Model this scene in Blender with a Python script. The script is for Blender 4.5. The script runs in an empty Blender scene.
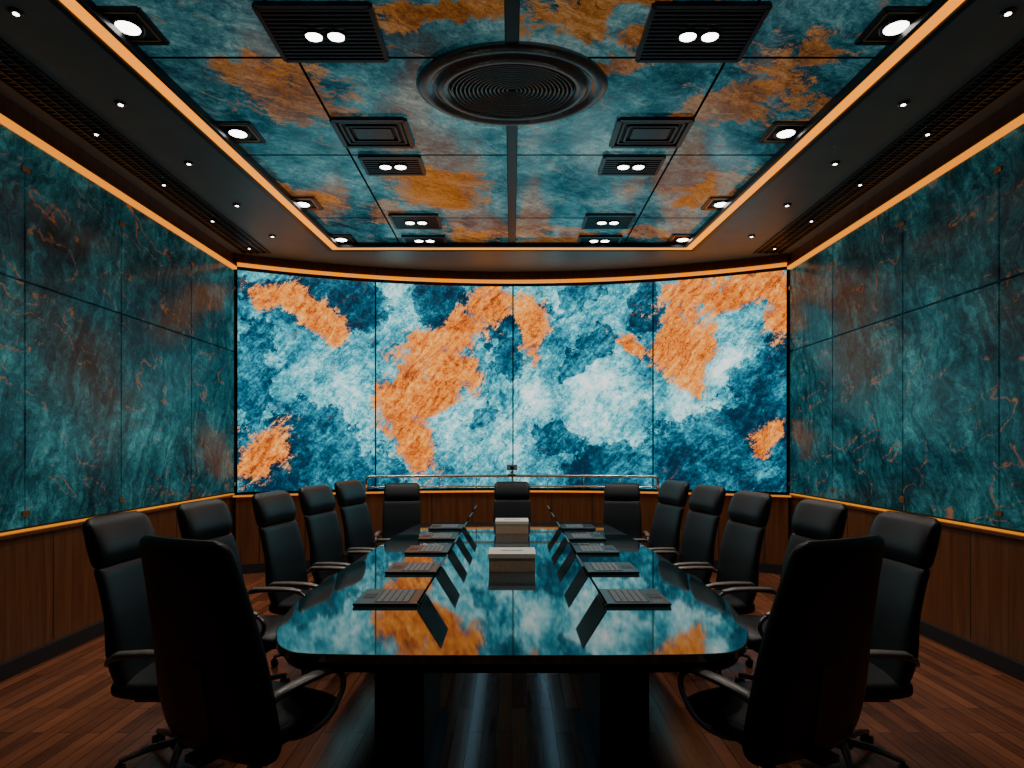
import bpy, math, random
import numpy as np
from mathutils import Vector, Matrix, noise as mn
random.seed(3)
F=620.0; HZ=445.0; EH=1.67
def on_z(px,py,z):
    d=F*(z-EH)/(HZ-py); return ((px-512)*d/F,d)
# ---------------------------------------------------------------- materials
def newmat(name):
    m=bpy.data.materials.new(name); m.use_nodes=True
    nt=m.node_tree; b=nt.nodes['Principled BSDF']; return m,nt,b
def simple(name,col,rough=.5,metal=0,ior=1.5,noise=.15,nscale=30,bump=0,emit=None,es=0,coat=0,spec=.5):
    m,nt,b=newmat(name)
    b.inputs['Roughness'].default_value=rough; b.inputs['Metallic'].default_value=metal
    b.inputs['IOR'].default_value=ior; b.inputs['Coat Weight'].default_value=coat; b.inputs['Specular IOR Level'].default_value=spec
    tc=nt.nodes.new('ShaderNodeTexCoord'); n=nt.nodes.new('ShaderNodeTexNoise')
    n.inputs['Scale'].default_value=nscale; n.inputs['Detail'].default_value=2
    nt.links.new(tc.outputs['Object'],n.inputs['Vector'])
    r=nt.nodes.new('ShaderNodeValToRGB')
    r.color_ramp.elements[0].position=.3; r.color_ramp.elements[1].position=.7
    r.color_ramp.elements[0].color=[c*(1-noise) for c in col]+[1]
    r.color_ramp.elements[1].color=[min(1,c*(1+noise)) for c in col]+[1]
    nt.links.new(n.outputs['Fac'],r.inputs['Fac']); nt.links.new(r.outputs['Color'],b.inputs['Base Color'])
    if bump:
        bp=nt.nodes.new('ShaderNodeBump'); bp.inputs['Strength'].default_value=bump; bp.inputs['Distance'].default_value=.002
        nt.links.new(n.outputs['Fac'],bp.inputs['Height']); nt.links.new(bp.outputs['Normal'],b.inputs['Normal'])
    if emit:
        b.inputs['Emission Color'].default_value=list(emit)+[1]; b.inputs['Emission Strength'].default_value=es
    return m
class NT:
    def __init__(s,nt): s.nt=nt
    def n(s,t,**k):
        x=s.nt.nodes.new(t)
        for a,b in k.items(): setattr(x,a,b)
        return x
    def set(s,inp,v):
        if hasattr(v,'is_output'): s.nt.links.new(v,inp)
        else: inp.default_value=v
    def math(s,op,a,b=0.0,clamp=False):
        x=s.n('ShaderNodeMath',operation=op); x.use_clamp=clamp; s.set(x.inputs[0],a); s.set(x.inputs[1],b); return x.outputs[0]
    def vm(s,op,a,b=(0,0,0),scale=None):
        x=s.n('ShaderNodeVectorMath',operation=op); s.set(x.inputs[0],a)
        if op!='SCALE': s.set(x.inputs[1],b)
        if scale is not None: s.set(x.inputs['Scale'],scale)
        return x.outputs['Value'] if op in('LENGTH','DOT_PRODUCT') else x.outputs[0]
    def noise(s,v,scale,detail=5,rough=.55,dist=0,color=False):
        x=s.n('ShaderNodeTexNoise'); s.set(x.inputs['Vector'],v); x.inputs['Scale'].default_value=scale
        x.inputs['Detail'].default_value=detail; x.inputs['Roughness'].default_value=rough; x.inputs['Distortion'].default_value=dist
        return x.outputs['Color'] if color else x.outputs['Fac']
    def mapping(s,v,loc=(0,0,0),rot=(0,0,0),sc=(1,1,1),t='POINT'):
        x=s.n('ShaderNodeMapping',vector_type=t); s.set(x.inputs['Vector'],v)
        x.inputs['Location'].default_value=loc; x.inputs['Rotation'].default_value=rot; x.inputs['Scale'].default_value=sc
        return x.outputs[0]
    def ramp(s,f,els):
        x=s.n('ShaderNodeValToRGB'); cr=x.color_ramp
        while len(cr.elements)<len(els): cr.elements.new(.5)
        for e,(p,c) in zip(cr.elements,els): e.position=p; e.color=list(c)+[1]
        s.set(x.inputs['Fac'],f); return x.outputs['Color']
    def step(s,v,a,b):
        x=s.n('ShaderNodeMapRange',interpolation_type='SMOOTHSTEP'); s.set(x.inputs['Value'],v)
        x.inputs['From Min'].default_value=a; x.inputs['From Max'].default_value=b; return x.outputs[0]
    def mix(s,f,a,b):
        x=s.n('ShaderNodeMix',data_type='RGBA'); s.set(x.inputs['Factor'],f); s.set(x.inputs[6],a); s.set(x.inputs[7],b); return x.outputs[2]

def paint(name,coord,fields=False,othr=.62,warp=.30,ramp=None,oramp=None,rot=.7,contrast=1.5,bias=.5,
          base_gain=1,rough=.1,emis=0,streak=.35,ior=1.5,okeep=1.0,unit=1.0,vein=.5,spec=.5,speck=1.0,vcol=(.5,.15,.04),dsub=.24,
          lgain=.22,vlev=6,vwid=.05,vfreq=.55,vst=(1,2.2),sps=14,obias=.46):
    """painted / veined glass artwork; optional 'fields' mesh attribute holds where the orange, dark and light masses lie"""
    m,nt,b=newmat(name); N=NT(nt)
    if coord=='UV': P=N.n('ShaderNodeTexCoord').outputs['UV']
    else:
        pos=N.n('ShaderNodeNewGeometry').outputs['Position']
        if coord=='XY': P=pos
        else:
            sx=N.n('ShaderNodeSeparateXYZ'); nt.links.new(pos,sx.inputs[0])
            cx=N.n('ShaderNodeCombineXYZ'); nt.links.new(sx.outputs[1],cx.inputs[0]); nt.links.new(sx.outputs[2],cx.inputs[1]); nt.links.new(sx.outputs[0],cx.inputs[2]); P=cx.outputs[0]
    wn=N.vm('SUBTRACT',N.noise(P,1.3,5,.6,color=True),(.5,.5,.5))
    Pd=N.vm('ADD',P,N.vm('SCALE',wn,scale=warp*2.2))
    Ps=N.vm('ADD',P,N.vm('SCALE',wn,scale=warp*3.4))
    st=N.noise(N.mapping(Ps,(0,0,0),(0,0,rot),(1/(1.6*unit),1/(15*unit),.4),'TEXTURE'),1.0,7,.82)
    sp=N.noise(P,sps,5,.95)
    big=N.noise(Pd,1.2*unit,12,.82)
    t=N.math('ADD',bias,N.math('MULTIPLY',N.math('SUBTRACT',big,.5),contrast))
    sts=N.math('MULTIPLY',N.math('SUBTRACT',st,.5),streak*1.8)
    spc=N.math('MULTIPLY',N.math('SUBTRACT',sp,.5),speck)
    t=N.math('ADD',t,sts); t=N.math('ADD',t,spc)
    on=N.math('MULTIPLY',N.math('SUBTRACT',N.noise(Pd,2.1*unit,12,.84),.5),2.0)
    vnz=N.noise(N.mapping(Pd,(5,2,0),(0,0,rot),(1/(vst[0]),1/(vst[1]),.4),'TEXTURE'),vfreq,3,.55)
    fr=N.math('FRACT',N.math('MULTIPLY',vnz,vlev)); vn=N.math('ABSOLUTE',N.math('SUBTRACT',fr,.5))
    vm_=N.math('MULTIPLY',N.step(vn,vwid,.0),N.math('MULTIPLY',N.step(N.math('ADD',on,sts),-.04,.2),vein))
    if fields:
        at=N.n('ShaderNodeAttribute',attribute_name='fields'); sc=N.n('ShaderNodeSeparateColor'); nt.links.new(at.outputs['Color'],sc.inputs[0])
        o_,d_,l_=sc.outputs
        t=N.math('ADD',t,N.math('MULTIPLY',l_,lgain))
        dm=N.step(N.math('ADD',N.math('ADD',d_,N.math('MULTIPLY',on,-.6)),N.math('MULTIPLY',spc,-.4)),.22,.27); t=N.math('SUBTRACT',t,N.math('MULTIPLY',dm,dsub))
        ov=N.math('ADD',N.math('ADD',o_,on),N.math('MULTIPLY',sts,1.5)); ov=N.math('ADD',ov,N.math('MULTIPLY',spc,1.1))
        om=N.math('MULTIPLY',N.step(ov,.33,.38),N.step(o_,.0,.06))
    else:
        ov=N.math('ADD',N.math('ADD',big,N.math('MULTIPLY',on,.18)),N.math('MULTIPLY',sts,.6)); om=N.step(ov,othr,othr+.08)
    om=N.math('MULTIPLY',om,okeep)
    col=N.ramp(t,ramp)
    col=N.mix(vm_,col,tuple(vcol)+(1,))
    oc=N.ramp(N.math('ADD',N.math('ADD',obias,N.math('MULTIPLY',sts,1.5)),N.math('ADD',N.math('MULTIPLY',spc,1.2),N.math('MULTIPLY',on,.55))),oramp)
    c=N.mix(om,col,oc)
    nt.links.new(N.vm('SCALE',c,scale=base_gain),b.inputs['Base Color']); b.inputs['Roughness'].default_value=rough; b.inputs['IOR'].default_value=ior
    b.inputs['Specular IOR Level'].default_value=spec
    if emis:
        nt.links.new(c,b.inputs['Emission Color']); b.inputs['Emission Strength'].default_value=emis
    return m
def put_fields(o,uvs,orange,dark,light,warp):
    """store smooth mass masks per vertex"""
    W=np.empty((len(uvs),2))
    for i,(u,v) in enumerate(uvs):
        q=mn.turbulence_vector(Vector((u*1.6,v*1.6,1.7)),5,False,noise_basis='PERLIN_ORIGINAL',amplitude_scale=.6,frequency_scale=2.1)
        W[i]=(u+q[0]*warp,v+q[1]*warp)
    out=np.zeros((len(uvs),4),dtype=np.float32); out[:,3]=1
    for k,l in enumerate((orange,dark,light)):
        for (cx,cy,rx,ry,a) in l:
            dx=W[:,0]-cx; dy=W[:,1]-cy; c,s=math.cos(a),math.sin(a)
            x=(dx*c+dy*s)/rx; y=(-dx*s+dy*c)/ry
            out[:,k]=np.maximum(out[:,k],1-np.sqrt(x*x+y*y))
    at=o.data.attributes.new('fields','FLOAT_COLOR','POINT'); at.data.foreach_set('color',out.ravel())
BLUE=[(.12,(.003,.018,.04)),(.30,(.007,.07,.12)),(.44,(.016,.19,.27)),(.59,(.06,.43,.51)),(.76,(.40,.80,.83)),(.96,(1.,1.,.98))]
ORA=[(.10,(.06,.015,.01)),(.30,(.36,.06,.008)),(.46,(.80,.19,.015)),(.64,(1.,.40,.06)),(.92,(1.,.85,.5))]
# ---------------------------------------------------------------- mesh builder
class MB:
    def __init__(s): s.v=[];s.f=[];s.m=[];s.sm=[];s.M=Matrix()
    def add(s,vs,fs,mat=0,smooth=False):
        o=len(s.v); s.v+=[tuple(p) for p in vs]
        for f in fs: s.f.append([i+o for i in f]); s.m.append(mat); s.sm.append(smooth)
    def box(s,c,size,mat=0,rot=None,taper=1):
        x,y,z=[a/2 for a in size]; vs=[]
        for k in(-1,1):
            q=taper if k>0 else 1
            for a,b in((-1,-1),(1,-1),(1,1),(-1,1)): vs.append(Vector((a*x*q,b*y*q,k*z)))
        if rot is not None: vs=[rot@v for v in vs]
        vs=[v+Vector(c) for v in vs]
        s.add(vs,[(3,2,1,0),(4,5,6,7),(0,1,5,4),(1,2,6,5),(2,3,7,6),(3,0,4,7)],mat)
    def bb(s,x0,x1,y0,y1,z0,z1,mat=0): s.box(((x0+x1)/2,(y0+y1)/2,(z0+z1)/2),(abs(x1-x0),abs(y1-y0),abs(z1-z0)),mat)
    def prism(s,pts,z0,z1,mat=0,smooth=False):
        n=len(pts); vs=[(x,y,z0) for x,y in pts]+[(x,y,z1) for x,y in pts]
        fs=[tuple(range(n-1,-1,-1)),tuple(range(n,2*n))]+[(i,(i+1)%n,n+(i+1)%n,n+i) for i in range(n)]
        s.add(vs,fs,mat)
    def rings(s,rs,mat=0,smooth=True,caps=True,closed=False):
        n=len(rs[0]); vs=[p for r in rs for p in r]; fs=[]
        L=len(rs)
        for i in range(L if closed else L-1):
            j=(i+1)%L
            for k in range(n):
                l=(k+1)%n; fs.append((i*n+k,i*n+l,j*n+l,j*n+k))
        if caps and not closed: fs+= [tuple(range(n-1,-1,-1)),tuple((L-1)*n+k for k in range(n))]
        s.add(vs,fs,mat,smooth)
    def cyl(s,p0,p1,r0,r1=None,mat=0,n=20,smooth=True):
        s.tube([p0,p1],[r0,r0 if r1 is None else r1],mat,n)
    def tube(s,path,r,mat=0,n=12,closed=False,flat=1):
        path=[Vector(p) for p in path]; L=len(path)
        if not isinstance(r,(list,tuple)): r=[r]*L
        rs=[]; prev=None
        for i,p in enumerate(path):
            a=path[max(i-1,0)]; b=path[min(i+1,L-1)]
            t=(b-a).normalized()
            if prev is None:
                u=t.orthogonal().normalized() if abs(t.x)>.9 or abs(t.z)>.98 else t.cross(Vector((1,0,0))).normalized()
                if abs(t.z)>.98: u=Vector((1,0,0))
            else: u=(prev-t*prev.dot(t)).normalized()
            prev=u; w=t.cross(u)
            rs.append([p+(u*math.cos(q)*flat+w*math.sin(q))*r[i] for q in [2*math.pi*k/n for k in range(n)]])
        s.rings(rs,mat,True,True,closed)
    def loft(s,lv,axis='z',mat=0,n=32,ex=3.5,sub=5,curve=0.0):
        out=[];L=len(lv)
        for i in range(L-1):
            p0,p1,p2,p3=lv[max(i-1,0)],lv[i],lv[i+1],lv[min(i+2,L-1)]
            for k in range(sub):
                t=k/sub; out.append([.5*((2*b)+(-a+c)*t+(2*a-5*b+4*c-d)*t*t+(-a+3*b-3*c+d)*t**3) for a,b,c,d in zip(p0,p1,p2,p3)])
        out.append(list(lv[-1])); rs=[]
        for (p,c,w,t) in out:
            w=max(w,.002);t=max(t,.001); r=[]
            for k in range(n):
                q=2*math.pi*k/n; cc,ss=math.cos(q),math.sin(q)
                x=w*math.copysign(abs(cc)**(2/ex),cc); y=t*math.copysign(abs(ss)**(2/ex),ss)
                y+=curve*(x/.26)**2
                r.append((x,c+y,p) if axis=='z' else (x,p,c+y))
            if axis!='z': r.reverse()
            rs.append(r)
        s.rings(rs,mat)
    def revolve(s,prof,cx,cy,sx=1,sy=1,mat=0,n=64):
        rs=[[(cx+r*sx*math.cos(q),cy+r*sy*math.sin(q),z) for q in [2*math.pi*k/n for k in range(n)]] for r,z in prof]
        s.rings(rs,mat,True,False)
    def arc(s,R0,R1,t0,t1,z0,z1,mat=0,n=48,cd=1.0):
        rs=[]
        for i in range(n+1):
            t=t0+(t1-t0)*i/n; a,b=math.sin(t),math.cos(t)
            rs.append([(R0*a,cd+R0*b,z0),(R1*a,cd+R1*b,z0),(R1*a,cd+R1*b,z1),(R0*a,cd+R0*b,z1)])
        s.rings(rs,mat,False)
    def grid(s,fn,nu,nv,mat=0):
        vs=[fn(i/nu,j/nv) for i in range(nu+1) for j in range(nv+1)]
        s.add(vs,[(i*(nv+1)+j,(i+1)*(nv+1)+j,(i+1)*(nv+1)+j+1,i*(nv+1)+j+1) for i in range(nu) for j in range(nv)],mat)
    def obj(s,name,mats,bevel=0,loc=(0,0,0),seg=2,recalc=True):
        me=bpy.data.meshes.new(name); me.from_pydata(s.v,[],s.f)
        for m in mats: me.materials.append(m)
        me.polygons.foreach_set('material_index',s.m); me.polygons.foreach_set('use_smooth',s.sm); me.update()
        if recalc:
            import bmesh
            bm=bmesh.new(); bm.from_mesh(me); bmesh.ops.recalc_face_normals(bm,faces=bm.faces); bm.to_mesh(me); bm.free()
        o=bpy.data.objects.new(name,me); bpy.context.scene.collection.objects.link(o); o.location=loc
        if bevel:
            b=o.modifiers.new('bevel','BEVEL'); b.width=bevel; b.segments=seg; b.limit_method='ANGLE'; b.angle_limit=math.radians(50)
        return o
# ---------------------------------------------------------------- materials list
black=simple('black_metal',(.012,.014,.016),.35,.3)
blackm=simple('matte_black',(.008,.009,.011),.6)
leather=simple('black_leather',(.0045,.0075,.010),.42,nscale=180,bump=.3,spec=.35)
chrome=simple('brushed_metal',(.55,.55,.55),.25,.95)
darkchrome=simple('dark_metal',(.05,.055,.06),.32,.9)
copper=simple('copper',(.6,.25,.1),.3,.9)
soff=simple('soffit_paint',(.15,.18,.18),.42,nscale=4,noise=.08)
lamp=simple('lamp_glow',(1,1,1),.5,emit=(1,.97,.92),es=10)
led=simple('led_amber',(1,.4,.05),.5,emit=(1,.29,.0),es=1.7)
ledthin=simple('led_amber_thin',(1,.4,.05),.5,emit=(1,.28,.0),es=1.25)
ledlow=simple('led_amber_low',(1,.4,.05),.5,emit=(1,.29,.0),es=.6)
tabletop=simple('lacquer_table',(.008,.022,.026),.045,ior=2.0,nscale=3,noise=.3)
cream=simple('cream_card',(.62,.58,.50),.6,noise=.05)
tan=simple('tan_card',(.45,.30,.20),.6,noise=.1)
grey=simple('key_grey',(.12,.14,.15),.5)
def wood(name,c0,c1,rough,swz,planks=False):
    m,nt,b=newmat(name); N=NT(nt)
    P=N.n('ShaderNodeNewGeometry').outputs['Position']
    if planks:
        br=N.n('ShaderNodeTexBrick'); br.offset=.37; br.offset_frequency=2
        nt.links.new(N.mapping(P,(0,0,0),(0,0,math.pi/2),(1,1,1)),br.inputs['Vector'])
        br.inputs['Scale'].default_value=1; br.inputs['Brick Width'].default_value=.9; br.inputs['Row Height'].default_value=.085
        br.inputs['Mortar Size'].default_value=.0025; br.inputs['Color1'].default_value=(.0,.0,.0,1); br.inputs['Color2'].default_value=(1,1,1,1); br.inputs['Mortar'].default_value=(.5,.5,.5,1)
        g=N.noise(N.mapping(P,sc=(30,2.5,1)),1,6,.6,.4)
        sx=N.n('ShaderNodeSeparateColor'); nt.links.new(br.outputs['Color'],sx.inputs[0])
        f=N.math('ADD',N.math('MULTIPLY',sx.outputs[0],.5),N.math('MULTIPLY',g,.6))
        col=N.ramp(f,[(.15,c0),(.85,c1)])
        col=N.mix(br.outputs['Fac'],col,(.006,.003,.002,1))
        nt.links.new(N.math('ADD',rough,N.math('MULTIPLY',g,.15)),b.inputs['Roughness'])
        bp=N.n('ShaderNodeBump'); bp.inputs['Strength'].default_value=.25; bp.inputs['Distance'].default_value=.003; bp.invert=True
        nt.links.new(br.outputs['Fac'],bp.inputs['Height']); nt.links.new(bp.outputs['Normal'],b.inputs['Normal'])
    else:
        g=N.noise(N.mapping(P,sc=(14,14,.8)),1.5,6,.6,.6)
        col=N.ramp(g,[(.3,c0),(.7,c1)]); b.inputs['Roughness'].default_value=rough
    nt.links.new(col,b.inputs['Base Color']); return m
floorm=wood('wood_floor',(.06,.016,.007),(.36,.115,.048),.15,'',True)
woodm=wood('walnut_panel',(.09,.030,.011),(.19,.07,.026),.28,'')
# screen artwork layout ---------------------------------------------
R=8.0
def scr(px,py):
    p=(px-512)/F; t=0
    for _ in range(40): t=math.asin(max(-1,min(1,p*(1+R*math.cos(t))/R)))
    d=1+R*math.cos(t); return R*t, EH+(HZ-py)*d/F
def SB(l):
    o=[]
    for (px,py,rx,ry,a) in l:
        u,v=scr(px,py); k=8.8/F; o.append((u,v,rx*k,ry*k,math.radians(a)))
    return o
o_s=SB([(290,303,60,28,-22),(322,326,32,26,-50),(262,452,46,34,40),(490,300,42,30,60),(465,330,36,28,30),(430,350,52,30,20),(404,395,34,74,0),(436,400,52,32,30),(408,440,38,54,10),(455,376,46,32,0),(530,325,22,40,20),(632,342,32,17,-20),(690,292,56,30,28),(725,300,48,30,0),(758,290,56,28,-10),(684,350,32,64,20),(776,322,26,32,0),(668,330,22,46,10),(771,440,20,20,0)])
d_s=SB([(300,455,90,62,0),(345,480,60,40,0),(250,370,26,60,0),(350,300,44,50,-40),(280,285,90,16,0),(505,345,24,50,10),(440,300,34,40,30),(590,350,40,20,50),(625,475,90,38,0),(560,440,30,16,0),(735,455,110,66,10),(775,380,44,60,0),(640,300,18,40,0),(570,300,46,12,20),(480,420,26,16,40)])
l_s=SB([(340,400,70,60,0),(490,430,70,50,0),(560,290,50,40,0),(600,395,90,60,0),(690,400,50,50,0),(400,300,40,40,0),(540,400,50,60,0),(730,360,40,30,0),(640,440,50,25,0)])
screenm=paint('screen_artwork','UV',True,warp=.14,ramp=BLUE,oramp=ORA,rough=.3,emis=1.4,base_gain=.1,streak=.48,rot=.85,contrast=2.1,bias=.51,vein=.6,spec=.3,vcol=(.18,.07,.03),speck=1.0,dsub=.24,lgain=.24,vlev=5,vwid=.035,sps=13)
def CB(l):
    o=[]
    for (px,py,rx,ry,a) in l:
        x,d=on_z(px,py,4.2); o.append((x,d,rx/100.,ry/100.,math.radians(a)))
    return o
o_c=CB([(285,95,75,50,30),(250,70,40,30,0),(440,190,80,50,20),(395,215,45,50,0),(600,60,45,22,0),(565,235,70,50,0),(745,105,60,55,-30),(700,185,50,60,0),(450,15,70,24,0),(610,12,70,24,20),(300,200,50,50,0),(470,236,50,40,0),(660,235,40,40,0),(800,60,40,25,0)])
l_c=CB([(440,100,120,70,0),(600,140,140,80,0),(560,30,90,30,0),(650,200,90,60,0),(350,180,90,60,0),(512,200,160,100,0)])
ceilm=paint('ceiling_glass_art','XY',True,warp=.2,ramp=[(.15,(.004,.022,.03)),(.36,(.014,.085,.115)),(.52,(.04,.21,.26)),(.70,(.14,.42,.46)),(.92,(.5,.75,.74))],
   oramp=[(.12,(.05,.018,.008)),(.34,(.30,.085,.018)),(.56,(.68,.25,.05)),(.85,(.9,.58,.28))],rough=.12,emis=.22,streak=.5,rot=.6,contrast=2.2,spec=.45,vein=.8,speck=.7,vcol=(.6,.28,.10),vlev=5,vwid=.05,sps=20,obias=.5)  # slight emission of its own pattern brightens the ceiling glass; no lamp behind it
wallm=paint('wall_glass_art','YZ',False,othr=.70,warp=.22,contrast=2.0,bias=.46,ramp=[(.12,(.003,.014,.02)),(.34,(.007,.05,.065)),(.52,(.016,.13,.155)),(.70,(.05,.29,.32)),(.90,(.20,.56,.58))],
   oramp=[(.2,(.06,.02,.01)),(.5,(.25,.08,.022)),(.8,(.5,.2,.07))],rough=.2,emis=.20,streak=.65,rot=1.2,okeep=.75,unit=.8,vein=.9,spec=.22,vcol=(.50,.17,.05),speck=.5,vlev=10,vwid=.07,vfreq=.6,vst=(2.2,.8),sps=18)  # wall panels also glow faintly in their own colours, added to lift them
# ---------------------------------------------------------------- room
X=3.63; YB=8.13; Y0=-2.6; TH=math.asin(X/R)
def arcpts(Rr,t0,t1,n=40): return [(Rr*math.sin(t0+(t1-t0)*i/n),1+Rr*math.cos(t0+(t1-t0)*i/n)) for i in range(n+1)]
b=MB(); b.prism([(-X-.2,Y0-.2),(X+.2,Y0-.2),(X+.2,YB)]+arcpts(8.2,TH,-TH)+[(-X-.2,YB)],-.1,0); b.obj('floor',[floorm])
cols=[4.62-1.17*k for k in range(7,0,-1)]+[4.62,5.76,7.02,8.10]
for side,nm in((-1,'wall_left'),(1,'wall_right')):
    b=MB()
    def sb(x0,x1,y0,y1,z0,z1,m): b.bb(side*x0,side*x1,y0,y1,z0,z1,m)
    sb(X+.04,X+.2,Y0,YB+.05,0,4.3,0)
    for i in range(len(cols)-1):
        y0=max(cols[i],Y0)+.010; y1=cols[i+1]-.010
        if y1<Y0+.1: continue
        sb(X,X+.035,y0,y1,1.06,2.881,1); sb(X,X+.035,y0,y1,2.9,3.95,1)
        for z in(1.16,3.72):
            sb(X-.012,X+.01,cols[i+1]-.035,cols[i+1]+.035,z-.02,z+.02,2)
    sb(X-.005,X+.05,Y0,YB-.02,.12,1.0,3)
    sb(X-.03,X+.05,Y0,YB-.05,1.0,1.025,3)
    sb(X-.03,X+.05,Y0,YB-.02,4.0,4.2,3)
    for k in range(12):
        y=Y0+.3+k*.9
        if y<YB-.1: sb(X-.007,X,y-.004,y+.004,.14,.98,0)
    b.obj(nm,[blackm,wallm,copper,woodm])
    b=MB(); sb(X-.03,X+.02,Y0,YB-.1,0,.12,0); b.obj('baseboard_'+nm[5:],[blackm],.004)
    b=MB(); sb(X-.012,X+.03,Y0,YB-.05,1.028,1.04,0); sb(X-.035,X+.02,Y0,YB-.03,3.965,4.0,1)
    b.obj('trim_1' if side<0 else 'trim_2',[ledlow,ledthin])
b=MB(); b.arc(8.06,8.2,-TH,TH,0,4.3,0); b.arc(7.84,8.06,-TH,TH,.12,1.02,1); b.arc(7.88,8.06,-TH,TH,4.03,4.2,1)
for k in range(-6,7):
    t=k*TH/6.5; b.arc(7.832,7.842,t-.0006,t+.0006,.14,1.0,0,n=1)
b.obj('wall_back',[blackm,woodm])
b=MB(); b.arc(7.82,7.85,-TH,TH,0,.12); b.obj('baseboard_back',[blackm])
b=MB(); b.arc(7.80,7.84,-TH*1.01,TH*1.01,1.0,1.02,1); b.arc(7.86,7.9,-TH*.995,TH*.995,3.99,4.03,0); b.obj('trim_3',[ledthin,ledlow])
b=MB(); b.bb(-X-.2,X+.2,Y0-.2,Y0,0,4.3,0); b.bb(-X+.05,X-.05,Y0,Y0+.02,.12,1,1); b.obj('wall_rear',[soff,woodm])
# video wall
b=MB(); ts=[-TH*.995,math.radians(-13.95),math.radians(.1),math.radians(14.4),TH*.995]
for i in range(4):
    a0,a1=ts[i]+.0012,ts[i+1]-.0012
    b.arc(8.002,8.05,a0,a1,1.05,3.97,1,n=20)
    b.grid(lambda u,v:(8.0*math.sin(a0+(a1-a0)*u),1+8.0*math.cos(a0+(a1-a0)*u),1.05+2.92*v),80,120,0)
vw=b.obj('video_wall',[screenm,blackm],recalc=False)
vuv=[(R*math.atan2(v.co.x,v.co.y-1),v.co.z) for v in vw.data.vertices]
uv=vw.data.uv_layers.new(name='UVMap')
fl=np.array([vuv[l.vertex_index] for l in vw.data.loops],dtype=np.float32); uv.data.foreach_set('uv',fl.ravel())
put_fields(vw,vuv,o_s,d_s,l_s,.22)
# ceiling
def xin(d): return 2.28+(7.77-d)*.0556
b=MB(); b.prism([(-X-.2,Y0-.2),(X+.2,Y0-.2),(X+.2,YB)]+arcpts(8.2,TH,-TH)+[(-X-.2,YB)],4.225,4.4,0)
ys=[Y0,-1.5,-.1,1.3,2.68,4.05,5.41,6.91,7.95]
for i in range(len(ys)-1):
    a,c=ys[i]+.011,ys[i+1]-.011
    for s in(-1,1):
        for (p,q) in((.045,1.397),(1.417,2.86)):
            b.bb(s*p,s*q,a,c,4.202,4.224,0)
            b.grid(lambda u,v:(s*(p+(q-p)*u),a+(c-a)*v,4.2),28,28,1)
b.bb(-.04,.04,Y0,7.9,4.175,4.224,2)
YS=7.86
for s in(-1,1):
    b.prism([(s*X,Y0),(s*X,YS),(s*xin(YS),YS),(s*xin(Y0),Y0)],4.15,4.199,3)
b.prism([(-X,YS),(X,YS),(X,YB-.02)]+arcpts(8.0,TH*.99,-TH*.99)+[(-X,YB-.02)],4.15,4.199,3)
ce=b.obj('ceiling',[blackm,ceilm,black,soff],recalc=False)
put_fields(ce,[(v.co.x,v.co.y) for v in ce.data.vertices],o_c,[],l_c,.3)
# led tray
b=MB(); w=.09
for s in(-1,1):
    b.prism([(s*(xin(Y0)),Y0),(s*(xin(YS)),YS),(s*(xin(YS)-w),YS-w),(s*(xin(Y0)-w),Y0)],4.145,4.175)
b.prism([(-xin(YS),YS),(xin(YS),YS),(xin(YS)-w,YS-w),(-xin(YS)+w,YS-w)],4.145,4.175)
b.obj('trim_4',[led])
b=MB()
for s in(-1,1):
    for o,w2,z0 in((.09,.035,4.14),(-.05,.045,4.135)):
        b.prism([(s*(xin(Y0)-o),Y0),(s*(xin(YS-.05)-o),YS-o),(s*(xin(YS-.05)-o-w2),YS-o-w2),(s*(xin(Y0)-o-w2),Y0)],z0,4.2)
b.bb(-xin(YS)+.095,xin(YS)-.095,YS-.125,YS-.091,4.14,4.2)
b.bb(-xin(YS)-.04,xin(YS)+.04,YS+.005,YS+.05,4.135,4.15)
b.obj('trim_5',[black],.004)
# linear grilles + small lights in soffit
for s in(-1,1):
    b=MB()
    b.bb(s*3.12,s*3.45,-2,8.0,4.146,4.1495,0)
    for x in(3.12,3.2,3.285,3.37,3.45): b.bb(s*(x-.006),s*(x+.006),-2,8.0,4.13,4.1495,1)
    for k in range(200): y=-2+.05*k+.02; b.bb(s*3.12,s*3.45,y-.006,y+.006,4.138,4.148,1)
    for k in range(9):
        y=.7+k*.95
        if y<7.9:
            b.cyl((s*3.285,y+.4,4.122),(s*3.285,y+.4,4.14),.026,.028,0); b.cyl((s*3.285,y+.4,4.119),(s*3.285,y+.4,4.123),.013,.013,2)
    b.obj('linear_air_grille',[blackm,darkchrome,lamp])
    b=MB()
    for k in range(9):
        y=.7+k*.95
        if y<7.9:
            b.cyl((s*2.84,y,4.138),(s*2.84,y,4.151),.038,.042,0); b.cyl((s*2.84,y,4.135),(s*2.84,y,4.1385),.016,.016,1)
    b.obj('soffit_spotlights',[darkchrome,lamp])
def spot(x,y,z,e,size=125,col=(1,.93,.84)):
    l=bpy.data.lights.new('spot_lamp','SPOT'); l.energy=e; l.spot_size=math.radians(size); l.spot_blend=.8; l.shadow_soft_size=.06; l.color=col
    o=bpy.data.objects.new('downlight_lamp',l); bpy.context.scene.collection.objects.link(o); o.location=(x,y,z); return o
def link_parent(ch,p): ch.parent=p
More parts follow.
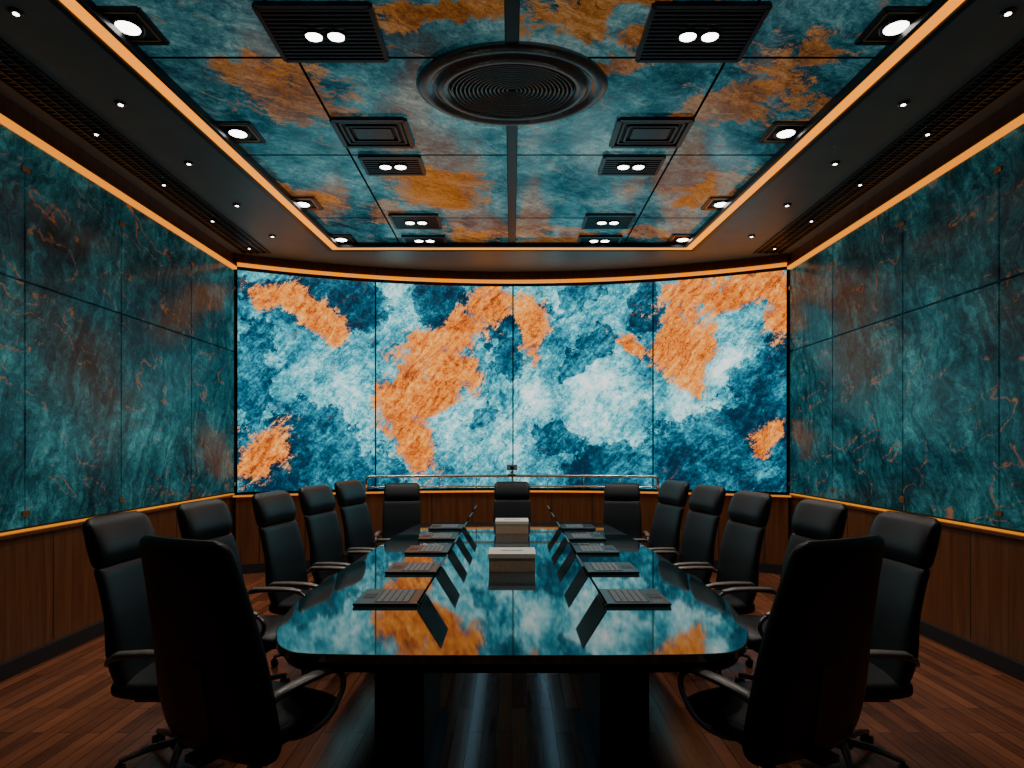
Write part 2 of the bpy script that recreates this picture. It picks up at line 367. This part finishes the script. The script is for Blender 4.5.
for (px,py) in((128,27),(238,133),(303,204),(346,245)):
    x,d=on_z(px,py,4.19); d=min(d,7.6)
    for s in(-1,1):
        b=MB(); cx=s*abs(x); w=.155
        for q in(-1,1):
            b.bb(cx-w,cx+w,d+q*w-.012,d+q*w+.012,4.186,4.2,0); b.bb(cx+q*w-.012,cx+q*w+.012,d-w,d+w,4.186,4.2,0)
            b.bb(cx-w+.03,cx+w-.03,d+q*(w-.028)-.007,d+q*(w-.028)+.007,4.186,4.196,3)
            b.bb(cx+q*(w-.028)-.007,cx+q*(w-.028)+.007,d-w+.03,d+w-.03,4.186,4.196,3)
        b.bb(cx-w,cx+w,d-w,d+w,4.193,4.2,1)
        b.revolve([(.095,4.194),(.09,4.180),(.07,4.180),(.066,4.19)],cx,d,mat=0,n=28)
        b.cyl((cx,d,4.183),(cx,d,4.19),.067,.067,2,n=24)
        o=b.obj('recessed_downlight',[darkchrome,blackm,lamp,copper]); o2=spot(cx,d,4.16,45); link_parent(o2,o)
for (px,py,w,dd) in((325,35,.33,.25),(393,166,.26,.17),(416,222,.26,.2),(427,246,.25,.12)):
    x,d=on_z(px,py,4.18); d=min(d,7.6)
    for s in(-1,1):
        b=MB(); cx=s*abs(x)
        b.bb(cx-w,cx+w,d-dd,d+dd,4.19,4.2,1)
        for q in(-1,1):
            b.bb(cx-w,cx+w,d+q*dd-.014,d+q*dd+.014,4.172,4.2,0); b.bb(cx+q*w-.014,cx+q*w+.014,d-dd,d+dd,4.172,4.2,0)
        n=int(dd*2/.035)
        for k in range(1,n):
            y=d-dd+k*dd*2/n
            b.box((cx,y,4.182),(w*2-.02,.014,.01),0)
        for q in(-1,1):
            b.revolve([(.068,4.185),(.064,4.166),(.054,4.166)],cx+q*.068,d,1,.8,mat=1,n=24)
            b.cyl((cx+q*.068,d,4.168),(cx+q*.068,d,4.185),.05,.05,2,n=24)
        o=b.obj('ceiling_light_grille',[darkchrome,blackm,lamp]); o2=spot(cx,d,4.14,45); link_parent(o2,o)
for s in(-1,1):
    x,d=on_z(374,134,4.18); cx=s*abs(x); b=MB()
    for k,(w,dd,z) in enumerate(((.28,.21,4.172),(.235,.165,4.18),(.19,.12,4.175))):
        t=.02 if k==0 else .01
        for q in(-1,1): b.bb(cx-w,cx+w,d+q*dd-t,d+q*dd+t,z,4.2,0); b.bb(cx+q*w-t,cx+q*w+t,d-dd,d+dd,z,4.2,0)
    b.bb(cx-.28,cx+.28,d-.21,d+.21,4.19,4.2,1); b.bb(cx-.15,cx+.15,d-.085,d+.085,4.178,4.19,0)
    b.obj('square_air_vent',[darkchrome,blackm],.003)
b=MB(); x,d=0,4.36
prof=[(.98,4.2),(1.0,4.18),(.97,4.16),(.9,4.15),(.86,4.16),(.84,4.175),(.80,4.175),(.78,4.155),(.73,4.14),(.68,4.145),(.66,4.17)]
ventm=simple('vent_metal',(.15,.16,.165),.3,.85)
b.revolve(prof,0,d,.67,.49,0,96)
b.revolve([(.66,4.185),(.0001,4.185)],0,d,.67,.49,1,96)
for k in range(14):
    r=.63-.044*k
    b.revolve([(r,4.183),(r+.006,4.150+.001*k),(r-.008,4.149+.001*k),(r-.016,4.183)],0,d,.67,.49,0,72)
b.obj('oval_ceiling_vent',[ventm,blackm])
# rail
b=MB(); tr=math.radians(14.9)
def ap(t,z,r=7.9): return (r*math.sin(t),1+r*math.cos(t),z)
b.tube([ap(-tr,1.03),ap(-tr,1.17),ap(-tr*.997,1.205),ap(-tr*.985,1.225)]+[ap(tr*(-.97+1.94*i/40),1.228) for i in range(41)]+[ap(tr*.985,1.225),ap(tr*.997,1.205),ap(tr,1.17),ap(tr,1.03)],.021,0,10)
b.tube([ap(tr*(-1+2*i/40),1.08) for i in range(41)],.013,0,8)
for k in range(-3,4): b.cyl(ap(tr*k/4,1.02),ap(tr*k/4,1.228),.008,.008,0,10)
b.obj('handrail',[chrome])
camgrey=simple('device_grey',(.18,.20,.21),.4)
b=MB(); b.box((0,8.86,1.27),(.05,.05,.03),0); b.cyl((0,8.86,1.24),(0,8.86,1.3),.012,.012,0); b.box((0,8.85,1.35),(.15,.07,.08),0); b.cyl((0,8.81,1.35),(0,8.80,1.35),.025,.025,1); b.box((0,8.86,1.252),(.12,.06,.012),0)
b.obj('conference_camera',[camgrey,black],.004)
# ---------------------------------------------------------------- table
half=[(0,2.71),(.55,2.715),(.90,2.735),(1.02,2.79),(1.11,2.92),(1.19,3.15),(1.25,3.5),(1.275,3.9),(1.26,4.5),(1.23,5.3),(1.19,6.2),(1.13,6.9),(1.08,7.2),(.98,7.36),(.8,7.4),(0,7.42)]
def smooth(pts,sub=4):
    o=[];L=len(pts)
    for i in range(L-1):
        p0,p1,p2,p3=pts[max(i-1,0)],pts[i],pts[i+1],pts[min(i+2,L-1)]
        for k in range(sub):
            t=k/sub; o.append(tuple(.5*((2*b_)+(-a+c)*t+(2*a-5*b_+4*c-d_)*t*t+(-a+3*b_-3*c+d_)*t**3) for a,b_,c,d_ in zip(p0,p1,p2,p3)))
    o.append(pts[-1]); return o
hs=smooth(half); ring=hs+[(-x,y) for x,y in hs[-2:0:-1]]
b=MB(); b.prism(ring,.71,.75,0)
def inset(k): return [(x*k,5.05+(y-5.05)*(1-(1-k)*.5)) for x,y in ring]
b.prism(inset(.975),.66,.711,1)
for s in(-1,1):
    for (y0,y1) in((3.02,3.75),(4.7,5.4),(6.2,6.9)):
        b.bb(s*.43,s*.67,y0,y1,.04,.662,1); b.bb(s*.38,s*.74,y0-.05,y1+.05,0,.045,1)
    b.bb(s*.50,s*.60,3.0,7.0,.56,.662,1)
    b.bb(s*.30,s*.33,3.2,6.9,.652,.661,2)
added_glow=simple('added_cool_glow',(1,1,1),.5,emit=(.35,.75,1),es=2.5)  # added strip under the tabletop, unseen, brightens the floor between the pedestals
b.obj('conference_table',[tabletop,black,added_glow],.008)
disp=simple('dark_display',(.01,.02,.03),.08)
def laptop(x,y,rz):
    b=MB(); b.box((0,0,.011),(.36,.37,.016),0)
    b.box((0,.03,.0195),(.30,.20,.002),1)
    for i in range(12):
        for j in range(5): b.box((-.135+i*.0245,-.045+j*.038,.0215),(.02,.03,.003),2)
    b.box((0,-.125,.0198),(.10,.07,.002),1)
    for i in range(3): b.box((-.13,-.1-.02*i,.0195),(.06,.008,.001),2)
    ang=math.radians(-32); Rm=Matrix.Rotation(ang,3,'X')
    c=Vector((0,.185,.02))+Rm@Vector((0,0,.125)); b.box(c,(.37,.009,.25),0,Rm)
    c2=c+Rm@Vector((0,-.0052,.003)); b.box(c2,(.34,.002,.215),3,Rm)
    b.cyl((-.15,.185,.018),(.15,.185,.018),.009,.009,0)
    for q in(-1,1):
        for r in(-1,1): b.cyl((q*.14,r*.14,0),(q*.14,r*.14,.004),.01,.01,0,8)
    o=b.obj('laptop',[black,blackm,grey,disp],.002); o.location=(x,y,.751); o.rotation_euler=(0,0,rz)
for d in(3.70,4.58,5.38,6.13,6.87):
    laptop(-.72,d,-math.pi/2); laptop(.72,d,math.pi/2)
def tissue(y):
    b=MB(); b.box((0,0,.05),(.335,.28,.10),1); b.box((0,0,.115),(.345,.29,.032),0); b.box((0,0,.1312),(.16,.03,.0015),2)
    o=b.obj('tissue_box',[cream,tan,grey],.004); o.location=(0,y,.751)
tissue(4.63); tissue(6.55)
# ---------------------------------------------------------------- chairs
def chair_mesh(head):
    b=MB()
    if head:
        b.loft([(.40,-.17,.15,.01),(.42,-.18,.21,.035),(.48,-.21,.245,.05),(.62,-.25,.262,.055),(.82,-.27,.262,.042),(.98,-.305,.255,.04),(1.06,-.328,.25,.038),(1.075,-.333,.235,.012)],'z',0,curve=.035)
        b.loft([(1.07,-.335,.22,.012),(1.085,-.335,.242,.04),(1.14,-.338,.25,.06),(1.22,-.358,.25,.058),(1.29,-.382,.24,.045),(1.32,-.392,.20,.012)],'z',0,curve=.03)
        for q in(-1,1): b.cyl((q*.12,-.36,1.0),(q*.12,-.375,1.15),.012,.012,1,8)
    else:
        b.loft([(.36,-.18,.20,.01),(.38,-.19,.27,.03),(.46,-.215,.315,.045),(.62,-.25,.32,.048),(.85,-.285,.305,.042),(1.08,-.33,.275,.04),(1.22,-.362,.255,.038),(1.28,-.378,.24,.03),(1.305,-.385,.20,.01)],'z',0,ex=5,curve=.03)
    b.box((0,-.285,.62),(.12,.03,.36),1,Matrix.Rotation(math.radians(8),3,'X'))
    b.loft([(-.25,.46,.18,.02),(-.23,.46,.24,.05),(-.1,.455,.262,.06),(.08,.46,.265,.062),(.2,.465,.262,.058),(.27,.455,.245,.045),(.295,.445,.20,.012)],'y',0)
    b.box((0,0,.385),(.30,.34,.035),1); b.box((0,-.2,.40),(.10,.22,.03),1)
    for q in(-1,1):
        x=q*.30
        p=smooth([(q*.262,-.24,.60),(x*.98,-.20,.635),(x,-.10,.655),(x,.06,.66),(x,.18,.65),(x,.235,.60),(x,.22,.53),(x*.97,.12,.44),(q*.22,.04,.395),(q*.13,.0,.385)],5)
        b.tube(p,.013,2,10)
        rs=[]
        for (y,z,w,t) in [(-.19,.655,.012,.006),(-.16,.668,.024,.011),(-.02,.674,.029,.013),(.12,.673,.029,.012),(.2,.66,.02,.008)]:
            rs.append([(x+w*math.cos(a),y,z+t*math.sin(a)) for a in [2*math.pi*k/14 for k in range(14)]])
        b.rings(rs,3)
    b.cyl((0,0,.10),(0,0,.24),.035,.032,1); b.cyl((0,0,.22),(0,0,.39),.022,.022,2)
    b.cyl((0,0,.075),(0,0,.125),.06,.045,1)
    for k in range(5):
        a=2*math.pi*k/5+.3; c,s_=math.cos(a),math.sin(a)
        b.tube([(.03*c,.03*s_,.105),(.15*c,.15*s_,.10),(.29*c,.29*s_,.072)],[.026,.022,.015],2,10,flat=.8)
        b.cyl((.285*c,.285*s_,.04),(.285*c,.285*s_,.075),.009,.009,1,8)
        for q in(-1,1):
            b.cyl((.285*c-q*.008*s_,.285*s_+q*.008*c,.027),(.285*c-q*.026*s_,.285*s_+q*.026*c,.027),.027,.027,1,16)
    return b
armw=simple('arm_pad',(.16,.145,.13),.3)
darkarm=simple('gunmetal',(.16,.17,.18),.3,.9)
meshes={}
def chair(x,y,rz,head,sc=1.0):
    if head not in meshes:
        o=chair_mesh(head).obj('office_chair',[leather,black,darkarm,armw],.006); meshes[head]=o.data
    else:
        o=bpy.data.objects.new('office_chair',meshes[head]); bpy.context.scene.collection.objects.link(o)
        m=o.modifiers.new('bevel','BEVEL'); m.width=.006; m.segments=2; m.limit_method='ANGLE'; m.angle_limit=math.radians(50)
    o.location=(x,y,0); o.rotation_euler=(0,0,rz); o.scale=(sc,sc,sc)
rad=math.radians
rows=[(3.3,117,0),(4.05,199,6),(4.8,268,10),(5.55,311,13),(6.3,345,15)]
for s in(-1,1):
    for d,px,a in rows:
        xb=(512-px)*d/F; x=xb-.35
        chair(s*x,d,s*(rad(90+a)),True,.985)
    chair(s*1.15,2.77,s*rad(25),False)
    chair(s*1.36,7.55,s*rad(174),True,.90)
chair(0,7.62,rad(180),True,.91)
# ---------------------------------------------------------------- world & camera
w=bpy.data.worlds.new('world'); bpy.context.scene.world=w; w.use_nodes=True
w.node_tree.nodes['Background'].inputs[0].default_value=(.02,.03,.04,1); w.node_tree.nodes['Background'].inputs[1].default_value=.3
cam=bpy.data.cameras.new('camera'); co=bpy.data.objects.new('camera',cam); bpy.context.scene.collection.objects.link(co)
co.location=(0,0,EH); co.rotation_euler=(math.pi/2,0,0); cam.sensor_width=36; cam.lens=36*F/1024; cam.shift_y=(HZ-384)/1024; cam.clip_start=.05
bpy.context.scene.camera=co
